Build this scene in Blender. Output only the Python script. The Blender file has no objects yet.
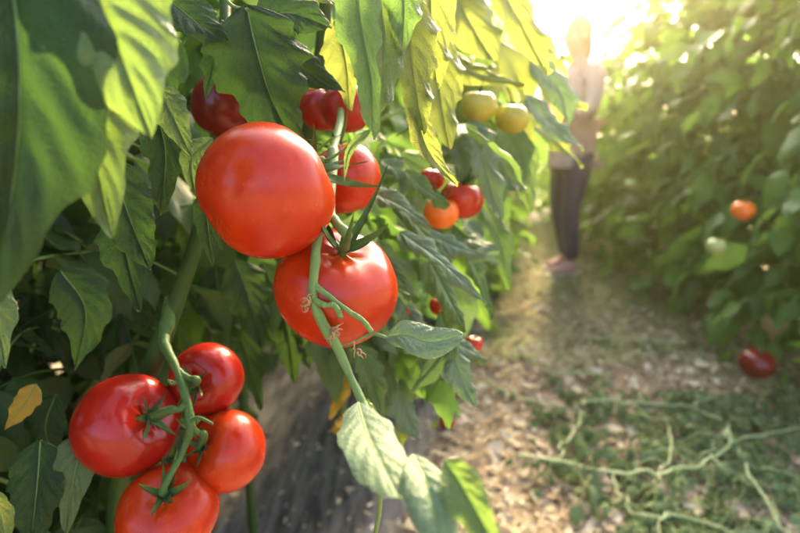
import bpy, math, random
import numpy as np
from mathutils import Vector, Matrix

rng = np.random.default_rng(7)
random.seed(7)
scene = bpy.context.scene
COL = scene.collection

# ------------------------------------------------------------------ camera
CAM = np.array([0.0, 0.0, 1.0])
PITCH = math.radians(14.0)
FPX = 800 * 24.0 / 36.0
RT = np.array([1.0, 0, 0])
UP = np.array([0, math.sin(PITCH), math.cos(PITCH)])
FW = np.array([0, math.cos(PITCH), -math.sin(PITCH)])

def P(px, py, d):
    return CAM + d * (FW + RT * (px - 400) / FPX - UP * (py - 266.5) / FPX)

def G(px, py, z=0.0):
    k = FW + RT * (px - 400) / FPX - UP * (py - 266.5) / FPX
    return CAM + k * ((z - CAM[2]) / k[2])

def proj(v):
    v = np.atleast_2d(v) - CAM
    d = v @ FW
    dd = np.where(np.abs(d) < 1e-4, 1e-4, d)
    return 400 + FPX * (v @ RT) / dd, 266.5 - FPX * (v @ UP) / dd, d

def CV(a, b, c):
    v = a * RT + b * UP - c * FW
    return v / np.linalg.norm(v)

cam_d = bpy.data.cameras.new('camera')
cam_d.lens = 24.0
cam_d.sensor_width = 36.0
cam_d.clip_start = 0.01
cam_d.clip_end = 500
cam_d.dof.use_dof = True
cam_d.dof.focus_distance = 0.335
cam_d.dof.aperture_fstop = 5.4
cam_d.dof.aperture_blades = 0
cam = bpy.data.objects.new('camera', cam_d)
COL.objects.link(cam)
cam.location = CAM
cam.rotation_euler = (math.radians(90) - PITCH, 0, 0)
scene.camera = cam

# ------------------------------------------------------------------ light
SUN_AZ, SUN_EL = math.radians(17), math.radians(30)   # azimuth clockwise from +Y
w = bpy.data.worlds.new('World')
scene.world = w
w.use_nodes = True
nt = w.node_tree
nt.nodes.clear()
sky = nt.nodes.new('ShaderNodeTexSky')
sky.sky_type = 'NISHITA'
sky.sun_disc = False
sky.sun_elevation = SUN_EL
sky.sun_rotation = SUN_AZ
sky.dust_density = 8.0
sky.air_density = 0.7
sky.ozone_density = 0.5
bg = nt.nodes.new('ShaderNodeBackground')
bg.inputs[1].default_value = 0.15
wo = nt.nodes.new('ShaderNodeOutputWorld')
nt.links.new(sky.outputs[0], bg.inputs[0])
nt.links.new(bg.outputs[0], wo.inputs[0])
sd = bpy.data.lights.new('sun', 'SUN')
sd.energy = 3.2
sd.angle = math.radians(9)
sd.color = (1.0, 0.75, 0.38)
sun = bpy.data.objects.new('sun', sd)
COL.objects.link(sun)
to_sun = Vector((math.sin(SUN_AZ) * math.cos(SUN_EL), math.cos(SUN_AZ) * math.cos(SUN_EL), math.sin(SUN_EL)))
sun.rotation_euler = to_sun.to_track_quat('Z', 'Y').to_euler()
scene.view_settings.view_transform = 'Standard'
scene.view_settings.look = 'None'
scene.view_settings.gamma = 1
scene.view_settings.exposure = 2.8
scene.cycles.use_denoising = True
scene.cycles.max_bounces = 8
scene.cycles.diffuse_bounces = 4
scene.cycles.transmission_bounces = 6
scene.cycles.transparent_max_bounces = 8
scene.cycles.volume_bounces = 1
scene.cycles.sample_clamp_indirect = 8.0

# ------------------------------------------------------------------ materials
class NT:
    def __init__(s, name):
        s.m = bpy.data.materials.new(name)
        s.m.use_nodes = True
        s.t = s.m.node_tree
        s.t.nodes.clear()
    def n(s, typ, **kw):
        nd = s.t.nodes.new('ShaderNode' + typ)
        for k, v in kw.items():
            if k.startswith('i_'):
                key = k[2:]
                key = int(key) if key.isdigit() else key.replace('_', ' ')
                s.put(nd.inputs[key], v)
            else:
                setattr(nd, k, v)
        return nd
    def put(s, inp, v):
        if isinstance(v, bpy.types.NodeSocket):
            s.t.links.new(v, inp)
        else:
            if hasattr(inp.default_value, '__len__') and len(inp.default_value) == 4 and len(v) == 3:
                v = (*v, 1)
            inp.default_value = v
    def math(s, op, a, b=0.0, clamp=False):
        nd = s.n('Math', operation=op, use_clamp=clamp)
        s.put(nd.inputs[0], a); s.put(nd.inputs[1], b)
        return nd.outputs[0]
    def mix(s, f, a, b, blend='MIX'):
        nd = s.n('Mix', data_type='RGBA', blend_type=blend)
        s.put(nd.inputs[0], f); s.put(nd.inputs[6], a); s.put(nd.inputs[7], b)
        return nd.outputs[2]
    def noise(s, scale, vec=None, detail=4.0, rough=0.6):
        nd = s.n('TexNoise')
        nd.inputs['Scale'].default_value = scale
        nd.inputs['Detail'].default_value = detail
        nd.inputs['Roughness'].default_value = rough
        if vec is not None: s.put(nd.inputs['Vector'], vec)
        return nd
    def ramp(s, f, stops):
        nd = s.n('ValToRGB')
        cr = nd.color_ramp
        while len(cr.elements) < len(stops): cr.elements.new(0.5)
        for e, (p, c) in zip(cr.elements, stops):
            e.position = p; e.color = (*c, 1)
        s.put(nd.inputs[0], f)
        return nd.outputs[0]
    def bump(s, h, strength=0.3, dist=0.001):
        nd = s.n('Bump')
        nd.inputs['Strength'].default_value = strength
        nd.inputs['Distance'].default_value = dist
        s.put(nd.inputs['Height'], h)
        return nd.outputs[0]
    def out(s, sh, vol=None):
        o = s.n('OutputMaterial')
        s.t.links.new(sh, o.inputs[0])
        return s.m

def leaf_material(name, base, dark, trans, tf=0.4, rough=0.5, sheen=0.12, hero=False, spec=.35, vs=.55):
    b = NT(name)
    uv = b.n('UVMap').outputs[0]
    sx = b.n('SeparateXYZ'); b.put(sx.inputs[0], uv)
    u, v = sx.outputs[0], sx.outputs[1]
    av = b.math('ABSOLUTE', b.math('SUBTRACT', b.math('MULTIPLY', v, 2.0), 1.0))
    mid = b.math('SUBTRACT', 1.0, b.math('DIVIDE', av, 0.028), True)
    ph = b.math('SUBTRACT', b.math('MULTIPLY', u, 7.0), b.math('MULTIPLY', av, 1.7))
    tri = b.math('ABSOLUTE', b.math('SUBTRACT', b.math('FRACT', ph), 0.5))
    lat = b.math('SUBTRACT', 1.0, b.math('DIVIDE', tri, 0.045), True)
    lat = b.math('MULTIPLY', lat, b.math('SUBTRACT', 1.0, av))
    vein = b.math('MAXIMUM', mid, b.math('MULTIPLY', lat, 0.7))
    att = b.n('Attribute', attribute_name='tint')
    oi = b.n('ObjectInfo')
    tc = b.n('TexCoord')
    nz = b.noise(55.0, tc.outputs['Object'], 3.0)
    f = b.math('ADD', b.math('MULTIPLY', att.outputs['Fac'], 0.65), b.math('MULTIPLY', nz.outputs[0], 0.35))
    c = b.mix(f, dark, base)
    c = b.mix(b.math('MULTIPLY', vein, vs), c, (base[0]*1.9+.02, base[1]*1.6+.02, base[2]*1.6+.01))
    # underside paler
    geo = b.n('NewGeometry')
    c = b.mix(b.math('MULTIPLY', geo.outputs['Backfacing'], 0.45), c, (0.12, 0.17, 0.09))
    tcol = b.mix(f, (trans[0]*.7, trans[1]*.75, trans[2]), trans)
    tcol = b.mix(b.math('MULTIPLY', vein, 0.3), tcol, (trans[0]*.5, trans[1]*.55, trans[2]*.6))
    h = b.math('ADD', b.math('MULTIPLY', vein, -0.6), nz.outputs[0])
    if hero:
        n2 = b.noise(420.0, tc.outputs['Object'], 2.0)
        h = b.math('ADD', h, b.math('MULTIPLY', n2.outputs[0], 0.45))
        vo = b.n('TexVoronoi', feature='DISTANCE_TO_EDGE')
        vo.inputs['Scale'].default_value = 330.0
        wv_ = b.n('VectorMath', operation='ADD')
        b.put(wv_.inputs[0], tc.outputs['Object'])
        sc_ = b.n('VectorMath', operation='SCALE'); sc_.inputs[3].default_value = .004
        n3_ = b.noise(300.0, tc.outputs['Object'], 2.0); b.put(sc_.inputs[0], n3_.outputs['Color'])
        b.put(wv_.inputs[1], sc_.outputs[0]); b.put(vo.inputs['Vector'], wv_.outputs[0])
        cell = b.math('MULTIPLY', vo.outputs[0], 5.0, True)
        h = b.math('ADD', h, b.math('MULTIPLY', cell, 0.5))
        c = b.mix(b.math('MULTIPLY', b.math('SUBTRACT', 1.0, cell), .22), c, (base[0]*1.6+.02, base[1]*1.4+.02, base[2]*1.5+.01))
    nrm = b.bump(h, 0.45, 0.0012)
    pr = b.n('BsdfPrincipled')
    b.put(pr.inputs['Base Color'], c)
    pr.inputs['Roughness'].default_value = rough
    pr.inputs['Specular IOR Level'].default_value = spec
    pr.inputs['Sheen Weight'].default_value = sheen
    pr.inputs['Sheen Roughness'].default_value = 0.4
    b.put(pr.inputs['Normal'], nrm)
    tr = b.n('BsdfTranslucent')
    b.put(tr.inputs['Color'], tcol); b.put(tr.inputs['Normal'], nrm)
    mx = b.n('MixShader', i_0=tf)
    b.t.links.new(pr.outputs[0], mx.inputs[1]); b.t.links.new(tr.outputs[0], mx.inputs[2])
    return b.out(mx.outputs[0])

M = {}
M['leaf'] = leaf_material('tomato_leaf_green', (0.125, 0.260, 0.055), (0.045, 0.120, 0.026), (0.30, 0.54, 0.06), tf=.42, rough=.42, spec=.28)
M['leaf_hero'] = leaf_material('tomato_leaf_fine', (0.105, 0.175, 0.060), (0.060, 0.115, 0.036), (0.24, 0.37, 0.05), rough=0.45, hero=True)
M['leaf_dark'] = leaf_material('tomato_leaf_dark', (0.024, 0.055, 0.017), (0.015, 0.038, 0.011), (0.07, 0.15, 0.02), tf=0.3, sheen=.02, rough=.5, spec=.2, hero=True)  # green darkened to carry the shade among the left-hand leaves
M['leaf_shaded'] = leaf_material('tomato_leaf_shaded', (0.050, 0.100, 0.024), (0.017, 0.042, 0.011), (0.10, 0.20, 0.025), tf=.35, sheen=.03, spec=.25)  # shade of the left plants and rows behind put into the leaf colour
M['leaf_pale'] = leaf_material('tomato_leaf_blue_green', (0.13, 0.20, 0.105), (0.09, 0.155, 0.075), (0.18, 0.30, 0.08), tf=0.3, rough=0.5, sheen=0.15, vs=.25, hero=True)
M['leaf_lime'] = leaf_material('tomato_leaf_lime', (0.12, 0.19, 0.035), (0.08, 0.14, 0.025), (0.42, 0.47, 0.07), tf=0.44, hero=True)
M['leaf_soft'] = leaf_material('tomato_leaf_soft_green', (0.10, 0.175, 0.05), (0.065, 0.125, 0.036), (0.20, 0.36, 0.05), tf=.35, rough=.45, sheen=.25, hero=True)
M['leaf_yellow'] = leaf_material('tomato_leaf_yellowed', (0.42, 0.27, 0.03), (0.30, 0.20, 0.03), (0.5, 0.35, 0.03), hero=True)
M['leaf_wilted'] = leaf_material('tomato_leaf_wilted', (0.19, 0.27, 0.10), (0.07, 0.12, 0.045), (0.15, 0.22, 0.06), tf=0.25, rough=0.6)

def simple(name, col, rough=0.5, var=0.25, scale=40, spec=0.5, bump=0.0, dist=0.002, sheen=0, coat=0, sss=0):
    b = NT(name)
    tc = b.n('TexCoord').outputs['Object']
    nz = b.noise(scale, tc)
    c = b.mix(nz.outputs[0], tuple(x*(1-var) for x in col), tuple(min(1, x*(1+var)) for x in col))
    pr = b.n('BsdfPrincipled')
    b.put(pr.inputs['Base Color'], c)
    pr.inputs['Roughness'].default_value = rough
    pr.inputs['Specular IOR Level'].default_value = spec
    pr.inputs['Sheen Weight'].default_value = sheen
    pr.inputs['Coat Weight'].default_value = coat
    if sss:
        pr.inputs['Subsurface Weight'].default_value = sss
        pr.inputs['Subsurface Scale'].default_value = 0.01
    if bump: b.put(pr.inputs['Normal'], b.bump(nz.outputs[0], bump, dist))
    return b.out(pr.outputs[0])

def tomato_material(name, c1, c2, shoulder, speck, gloss=.15):
    b = NT(name)
    tc = b.n('TexCoord').outputs['Object']
    big = b.noise(28, tc, 3.0)
    small = b.noise(900, tc, 2.0)
    c = b.mix(b.ramp(big.outputs[0], [(0.35, (0, 0, 0)), (0.65, (1, 1, 1))]), c1, c2)
    sx = b.n('SeparateXYZ'); b.put(sx.inputs[0], tc)
    # a paler shoulder round the stalk (object +Z is the stalk axis)
    sh = b.math('MULTIPLY', b.math('SUBTRACT', sx.outputs[2], 0.018), 28.0, True)
    rr = b.n('VectorMath', operation='LENGTH')
    cx = b.n('CombineXYZ'); b.put(cx.inputs[0], sx.outputs[0]); b.put(cx.inputs[1], sx.outputs[1])
    b.put(rr.inputs[0], cx.outputs[0])
    core = b.math('SUBTRACT', 1.0, b.math('MULTIPLY', rr.outputs['Value'], 70.0), True)
    sh = b.math('MULTIPLY', b.math('MAXIMUM', b.math('MULTIPLY', sh, .35), core), b.math('GREATER_THAN', sx.outputs[2], 0.0))
    c = b.mix(sh, c, shoulder)
    sp = b.ramp(small.outputs[0], [(0.66, (0, 0, 0)), (0.74, (1, 1, 1))])
    c = b.mix(b.math('MULTIPLY', sp, 0.25), c, speck)
    pr = b.n('BsdfPrincipled')
    b.put(pr.inputs['Base Color'], c)
    rg = b.noise(60, tc, 4.0)
    b.put(pr.inputs['Roughness'], b.math('ADD', b.math("MULTIPLY", rg.outputs[0], 0.14), gloss))
    pr.inputs["Specular IOR Level"].default_value = 0.42
    pr.inputs['Subsurface Weight'].default_value = 0.35
    pr.inputs['Subsurface Radius'].default_value = (1.0, 0.25, 0.08)
    pr.inputs['Subsurface Scale'].default_value = 0.004
    h = b.math('ADD', b.math('MULTIPLY', big.outputs[0], 1.0), b.math('MULTIPLY', small.outputs[0], 0.05))
    b.put(pr.inputs['Normal'], b.bump(h, 0.07, 0.004))
    return b.out(pr.outputs[0])

M['tom_red'] = tomato_material('tomato_skin_red', (0.39, 0.014, 0.0015), (0.47, 0.036, 0.002), (0.55, 0.10, 0.012), (0.85, 0.25, 0.06), gloss=.19)
M['tom_deep'] = tomato_material('tomato_skin_red_shaded', (0.28, 0.008, 0.004), (0.34, 0.012, 0.005), (0.30, 0.03, 0.01), (0.5, 0.1, 0.03))  # darker copy of the red skin, foliage shade put into the colour
M['tom_dark'] = tomato_material('tomato_skin_dark_red_shaded', (0.12, 0.005, 0.005), (0.16, 0.007, 0.006), (0.3, 0.03, 0.015), (0.4, 0.1, 0.05))  # leaf shade put into the skin colour; also a low dark red fruit
M['tom_orange'] = tomato_material('tomato_skin_orange', (0.75, 0.14, 0.012), (0.80, 0.20, 0.02), (0.8, 0.35, 0.05), (0.9, 0.4, 0.1))
M['tom_green'] = tomato_material('tomato_skin_unripe', (0.35, 0.42, 0.14), (0.42, 0.48, 0.18), (0.2, 0.32, 0.08), (0.6, 0.65, 0.3))
M['tom_lime'] = tomato_material('tomato_skin_turning_yellow', (0.34, 0.30, 0.035), (0.40, 0.37, 0.05), (0.2, 0.28, 0.05), (0.6, 0.55, 0.2))
M['stem'] = simple('tomato_stem_green', (0.13, 0.22, 0.05), 0.5, 0.35, 120, spec=.35, bump=0.6, dist=0.0015, sheen=0.12)
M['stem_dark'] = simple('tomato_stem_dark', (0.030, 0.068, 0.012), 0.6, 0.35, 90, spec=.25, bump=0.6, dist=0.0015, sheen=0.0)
M['calyx'] = simple('calyx_green', (0.055, 0.115, 0.022), 0.55, 0.4, 160, spec=.3, bump=0.5, dist=0.0015, sheen=0.05)
M['dry'] = simple('dry_brown_bits', (0.38, 0.22, 0.10), 0.75, 0.4, 200, bump=0.6, dist=0.001)
M['cut_stem'] = simple('cut_vine_stem', (0.34, 0.43, 0.18), 0.5, 0.25, 60, bump=0.4, dist=0.002, sheen=0.2)
M['denim'] = simple('dark_navy_denim', (0.012, 0.020, 0.075), 0.8, 0.35, 220, bump=0.3, dist=0.001, sheen=0.2)
M['shirt'] = simple('pale_pink_cotton', (0.80, 0.62, 0.56), 0.85, 0.08, 60, sheen=0.2)
_sm = M['shirt'].node_tree       # thin cotton lets some of the sun through
_pr = next(n for n in _sm.nodes if n.type == 'BSDF_PRINCIPLED'); _ou = next(n for n in _sm.nodes if n.type == 'OUTPUT_MATERIAL')
_tr = _sm.nodes.new('ShaderNodeBsdfTranslucent'); _tr.inputs[0].default_value = (.85, .68, .62, 1)
_mx = _sm.nodes.new('ShaderNodeMixShader'); _mx.inputs[0].default_value = .4
_sm.links.new(_pr.outputs[0], _mx.inputs[1]); _sm.links.new(_tr.outputs[0], _mx.inputs[2]); _sm.links.new(_mx.outputs[0], _ou.inputs[0])
M['shoe'] = simple('pink_canvas_shoe', (0.62, 0.34, 0.32), 0.7, 0.12, 90)
M['sole'] = simple('white_rubber_sole', (0.7, 0.66, 0.6), 0.6, 0.1, 90)
M['skin'] = simple('skin', (0.55, 0.34, 0.25), 0.5, 0.1, 30, sss=0.2)
M['hair'] = simple('light_brown_hair', (0.30, 0.20, 0.11), 0.5, 0.4, 120, bump=0.6, dist=0.004)
M['eye'] = simple('dark_eye', (0.04, 0.03, 0.025), 0.2, 0.1, 90)
M['lip'] = simple('lips', (0.5, 0.2, 0.17), 0.5, 0.1, 90)

# ------------------------------------------------------------------ mesh helpers
class MB:
    """collects vertices / faces / uv / tint and links them as ONE mesh object"""
    def __init__(s):
        s.v, s.f, s.uv, s.t, s.mi = [], [], [], [], []
        s.n = 0
    def grid(s, pts, nu, nv, uv=None, tint=0.5, mi=0, closed=False):
        """pts: (nu*nv,3), index i*nv+j"""
        base = s.n
        s.v.append(np.asarray(pts, float)); s.n += nu * nv
        jm = nv if closed else nv - 1
        i, j = np.meshgrid(np.arange(nu - 1), np.arange(jm), indexing='ij')
        i = i.ravel(); j = j.ravel(); j2 = (j + 1) % nv
        q = np.stack([i*nv+j, (i+1)*nv+j, (i+1)*nv+j2, i*nv+j2], 1) + base
        s.f.append(q)
        if uv is None: uv = np.zeros((nu*nv, 2)) + .5
        s.uv.append(uv)
        s.t.append(np.full(len(q), tint)); s.mi.append(np.full(len(q), mi, np.int32))
    def tube(s, pts, rad, sides=8, mi=0, tint=0.5, sub=0, cap=True):
        pts = np.asarray(pts, float)
        rad = np.broadcast_to(np.asarray(rad, float), (len(pts),)).copy()
        if sub: 
            pts, rad = smooth(pts, sub), np.interp(np.linspace(0, 1, sub), np.linspace(0, 1, len(rad)), rad)
        n = len(pts)
        T = np.gradient(pts, axis=0); T /= np.linalg.norm(T, axis=1)[:, None] + 1e-12
        a = np.array([0.31, 0.2, 0.93]) if abs(T[0] @ np.array([0.31, .2, .93])) < 0.9 else np.array([1.0, 0, 0])
        S = np.zeros((n, 3)); 
        for k in range(n):
            a = a - T[k] * (a @ T[k]); a /= np.linalg.norm(a); S[k] = a
        B = np.cross(T, S)
        if cap:
            pts = np.concatenate([pts[:1], pts, pts[-1:]]); S = np.concatenate([S[:1], S, S[-1:]])
            B = np.concatenate([B[:1], B, B[-1:]]); rad = np.concatenate([[1e-5], rad, [1e-5]]); n += 2
        th = np.linspace(0, 2*np.pi, sides, endpoint=False)
        ring = pts[:, None, :] + rad[:, None, None] * (np.cos(th)[None, :, None] * S[:, None, :] + np.sin(th)[None, :, None] * B[:, None, :])
        s.grid(ring.reshape(-1, 3), n, sides, None, tint, mi, True)
    def mesh(s, name, mats, smoothed=True):
        me = bpy.data.meshes.new(name)
        V = np.concatenate(s.v); F = np.concatenate(s.f); UVs = np.concatenate(s.uv)
        T = np.concatenate(s.t); MI = np.concatenate(s.mi)
        me.vertices.add(len(V)); me.vertices.foreach_set('co', V.astype(np.float32).ravel())
        nf = len(F)
        me.loops.add(nf*4); me.loops.foreach_set('vertex_index', F.astype(np.int32).ravel())
        me.polygons.add(nf)
        me.polygons.foreach_set('loop_start', np.arange(0, nf*4, 4, dtype=np.int32))
        me.polygons.foreach_set('material_index', MI)
        uvl = me.uv_layers.new(name='UVMap')
        uvl.data.foreach_set('uv', UVs[F.ravel()].astype(np.float32).ravel())
        at = me.attributes.new('tint', 'FLOAT', 'FACE')
        at.data.foreach_set('value', T.astype(np.float32))
        for m in mats: me.materials.append(m)
        me.update(calc_edges=True)
        me.validate()
        if smoothed: me.polygons.foreach_set('use_smooth', np.ones(len(me.polygons), bool))
        return me
    def build(s, name, mats, parent=None, **kw):
        if not isinstance(mats, (list, tuple)): mats = [mats]
        o = bpy.data.objects.new(name, s.mesh(name, mats, **kw))
        COL.objects.link(o)
        if parent is not None:
            o.parent = parent
            o.matrix_parent_inverse = Matrix.Identity(4)
            loc = parent.location
            o.location = (-loc[0], -loc[1], -loc[2])   # vertices are given in world space
        return o

def smooth(pts, n):
    """Catmull-Rom through pts resampled to n points"""
    p = np.asarray(pts, float)
    if len(p) == 2: return p[0] + (p[1]-p[0]) * np.linspace(0, 1, n)[:, None]
    q = np.concatenate([[2*p[0]-p[1]], p, [2*p[-1]-p[-2]]])
    t = np.linspace(0, len(p)-1-1e-9, n); k = t.astype(int); f = (t-k)[:, None]
    a, b, c, d = q[k], q[k+1], q[k+2], q[k+3]
    return 0.5*((2*b)+(-a+c)*f+(2*a-5*b+4*c-d)*f**2+(-a+3*b-3*c+d)*f**3)

def empty(name, loc=(0, 0, 0)):
    o = bpy.data.objects.new(name, None)
    o.empty_display_size = 0.02
    COL.objects.link(o); o.location = tuple(float(x) for x in loc)
    return o

def tag(o, label=None, cat=None, group=None, kind=None):
    if label: o['label'] = label
    if cat: o['category'] = cat
    if group: o['group'] = group
    if kind: o['kind'] = kind
    return o

# ------------------------------------------------------------------ leaves
def profile(u, r, lobes=4, amp=0.22, base=0.62):
    w_ = np.sin(np.pi * np.clip(u, 0, 1) ** base) ** (0.85 if base < .8 else .62)
    w_ *= 1 - (0.25 if base < .8 else 0) * u
    ph = (u * lobes + r) % 1.0
    saw = np.where(ph < 0.66, .5 - .5*np.cos(np.pi*ph/.66), (.5 + .5*np.cos(np.pi*(ph-.66)/.34)))
    saw = saw**.75 + .12*np.sin(u*lobes*3*6.28 + r*20)
    env = np.clip(u * 5, 0, 1) * np.clip((1 - u) * 3.5, 0, 1)
    return w_ * (1 - amp * env + 1.25 * amp * env * saw)

def hero_leaf(mb, spine, hw, normal, r, fold=0.25, curl=0.25, wave=0.12, lobes=4, amp=0.13, twist=0.0, tint=0.5, mi=0, nu=60, nv=25, pucker=0.06, petiole=None, edge=0.0, base=0.62):
    """one leaflet laid along a world-space spine; hw in metres; normal = side of the leaf facing out"""
    S0 = smooth(spine, nu)
    L = np.linalg.norm(np.diff(S0, axis=0), axis=1).sum()
    T = np.gradient(S0, axis=0); T /= np.linalg.norm(T, axis=1)[:, None]
    u = np.linspace(0, 1, nu)
    N0 = np.asarray(normal, float)
    B = np.cross(N0, T); B /= np.linalg.norm(B, axis=1)[:, None]
    N = np.cross(T, B)
    a = twist * (u - 0.3)
    B, N = B*np.cos(a)[:, None]+N*np.sin(a)[:, None], N*np.cos(a)[:, None]-B*np.sin(a)[:, None]
    pL = profile(u, r, lobes, amp, base); pR = profile(u, r+0.37, lobes, amp, base)
    v = np.linspace(-1, 1, nv)
    pts = np.zeros((nu, nv, 3)); uv = np.zeros((nu, nv, 2))
    k1, k2, k3 = r*6.1, r*9.7+1, r*3.3
    for j, vv in enumerate(v):
        wv = hw * (pL if vv < 0 else pR) * abs(vv)
        av = abs(vv)
        ang = fold + edge * av**3
        side = np.sign(vv) * wv * math.cos(fold) * (1 - 0.25 * edge * av**3)
        z = wv * math.sin(fold) - curl * wv * av
        z = z + wave * hw * av**1.5 * np.sin(u * 11 + k1 + (0 if vv < 0 else 2.3)) * np.clip(u*4, 0, 1)
        z = z + 0.4 * wave * hw * av**2 * np.sin(u * 27 + k2 + (0 if vv < 0 else 1.1))
        z = z - edge * hw * 0.5 * av**4 * np.clip(u*4, 0, 1)
        ph = u * 7 - av * 1.7
        z = z + pucker * hw * np.abs(np.sin(np.pi * (ph + .5))) * np.sin(np.pi * np.clip(av, 0, 1)) ** .6 * np.sin(np.pi * u) ** .5
        z = z - 0.05 * hw * np.exp(-(av/0.07)**2)
        fwd = wv * 0.28 * av
        pts[:, j] = S0 + B*side[:, None] + N*z[:, None] + T*fwd[:, None]
        uv[:, j, 0] = u; uv[:, j, 1] = (vv+1)/2
    mb.grid(pts.reshape(-1, 3), nu, nv, uv.reshape(-1, 2), tint, mi)
    if petiole is not None:
        mb.tube(petiole, np.linspace(0.0016, 0.0011, len(petiole)), 7, 1, 0.5, sub=18)
    else:  # midrib continuing on the underside
        pass
    rib = S0[:int(nu*.8)] - N[:int(nu*.8)] * 0.05 * hw
    mb.tube(rib, np.linspace(0.0010, 0.0003, len(rib)), 5, 1, 0.5)

_lv = {}
def leaflet_local(r, nu=9, nv=5, lobes=3, amp=0.2, droop=0.25, fold=0.3, wave=0.12):
    u = np.linspace(0, 1, nu); v = np.linspace(-1, 1, nv)
    U, V = np.meshgrid(u, v, indexing='ij')
    hw = 0.30
    W = np.where(V < 0, profile(U, r, lobes, amp), profile(U, r+.4, lobes, amp)) * hw
    av = np.abs(V)
    y = V * W * math.cos(fold)
    z = av * W * math.sin(fold) - 0.35 * av**2 * W - droop * U**2 + wave * hw * av * np.sin(U*9 + r*8 + V)
    x = U * (1 - 0.3 * droop * U) + W * av * 0.25
    uv = np.stack([U, (V+1)/2], -1).reshape(-1, 2)
    return np.stack([x, y, z], -1).reshape(-1, 3), nu, nv, uv

def frame(d, up):
    d = d / np.linalg.norm(d)
    y = np.cross(up, d); y /= np.linalg.norm(y) + 1e-9
    z = np.cross(d, y)
    return np.stack([d, y, z], 1)      # columns

def rotx(a):
    c, s_ = math.cos(a), math.sin(a)
    return np.array([[1, 0, 0], [0, c, -s_], [0, s_, c]])

def compound_leaf(mb, base, az, elev, L, R, droop=1.2, nu=9, nv=5, ok=None, pairs=3, mi=0, mis=1, size=0.42, wilt=0.0):
    """a pinnate tomato leaf: arching stalk with pairs of lobed leaflets and one at the tip"""
    n = 9
    d = np.array([math.cos(az), math.sin(az), 0])
    pts = [np.array(base, float)]
    e = elev
    turn = R.uniform(-.35, .35)
    dirs = []
    for k in range(n):
        a2 = az + turn * k / n
        dr = np.array([math.cos(a2)*math.cos(e), math.sin(a2)*math.cos(e), math.sin(e)])
        dirs.append(dr); pts.append(pts[-1] + dr * L / n)
        e = max(e - droop / n * (0.7 + .6*k/n), -1.5)
    pts = np.array(pts)
    parts = []
    up = np.array([0, 0, 1.0])
    tint = R.uniform(0.1, 0.9)
    for p in range(pairs):
        fr = 0.34 + 0.6 * p / pairs
        k = int(fr * n)
        pos = pts[k]; dr = dirs[min(k, n-1)]
        sz = L * size * (0.75 + 0.3 * p / pairs) * R.uniform(.8, 1.15)
        for sg in (-1, 1):
            F = frame(dr, up)
            loc = F @ np.array([math.cos(1.05), sg*math.sin(1.05), R.uniform(-.75, .1) - wilt])
            parts.append((pos, loc, sz))
    parts.append((pts[-1], dirs[-1], L * size * 1.2))
    built = []
    for pos, dr, sz in parts:
        v, a, b_, uv = leaflet_local(R.uniform(0, 1), nu, nv, droop=R.uniform(.1, .5) + wilt, fold=R.uniform(.1, .6) + wilt*.8, wave=R.uniform(.08, .25))
        F = frame(dr, up + R.normal(0, .35, 3)) @ rotx(R.normal(0, .35))
        built.append((pos + (v * sz) @ F.T, a, b_, uv))
    if ok is not None:
        allv = np.concatenate([x[0] for x in built] + [pts])
        if not ok(allv): return False
    for v, a, b_, uv in built:
        mb.grid(v, a, b_, uv, np.clip(tint + R.normal(0, .12), 0, 1), mi)
    mb.tube(pts, np.linspace(L*.009, L*.004, len(pts)), 5, mis, 0.5, cap=False)
    return True

# tomatoes in the foreground: px, py, depth, radius px, stalk axis (right, up, toward camera)
HERO = [
    ('T1', 267, 191, .330, 67, (.74, .50, -.42)),
    ('T2', 336.5, 287, .365, 62, (.20, .78, .52)),
    ('T3', 345, 178, .430, 36, (-.25, .8, .1)),
    ('T4', 226, 106, .430, 33, (.3, .8, -.2)),
    ('T5', 347, 108, .470, 26, (-.2, .8, .1)),
    ('T6', 323, 108, .500, 24, (.2, .7, .3)),
    ('A', 127, 424, .420, 50.5, (.84, .32, .44)),
    ('B', 206, 379, .455, 36.5, (-.06, -.0, 1)),
    ('C', 226, 450, .440, 40, (-.52, .35, .78)),
    ('D', 168, 511, .410, 48, (.18, .76, .62)),
]
def clear_of_heroes(v):
    x, y, d = proj(v)
    if (d < 0.30).any() and ((np.abs(x-400) < 520) & (np.abs(y-266) < 380) & (d < .3)).any(): return False
    for _, hx, hy, hd, hr, ax in HERO:
        if ((np.hypot(x-hx, y-hy) < hr*1.12) & (d < hd + hr/FPX*hd*1.1)).any(): return False
    # keep the clearing round the hanging stalk and the sight of the path
    if ((d < 1.0) & (x > 300) & (x < 520) & (y > 225) & (d < .48)).any(): return False
    if ((x > 505) & (d < 1.2)).any(): return False
    if ((d < .52) & (x > 150) & (y < 550)).any(): return False
    if ((d < 1.5) & (x > 205) & (x < 400) & (y > 372)).any(): return False
    if ((d < 1.6) & (x > 385) & (y > 400)).any(): return False
    if (d < .42).any() and ((d < .42) & (y < 540) & (x > -60)).any(): return False
    return True

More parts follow.
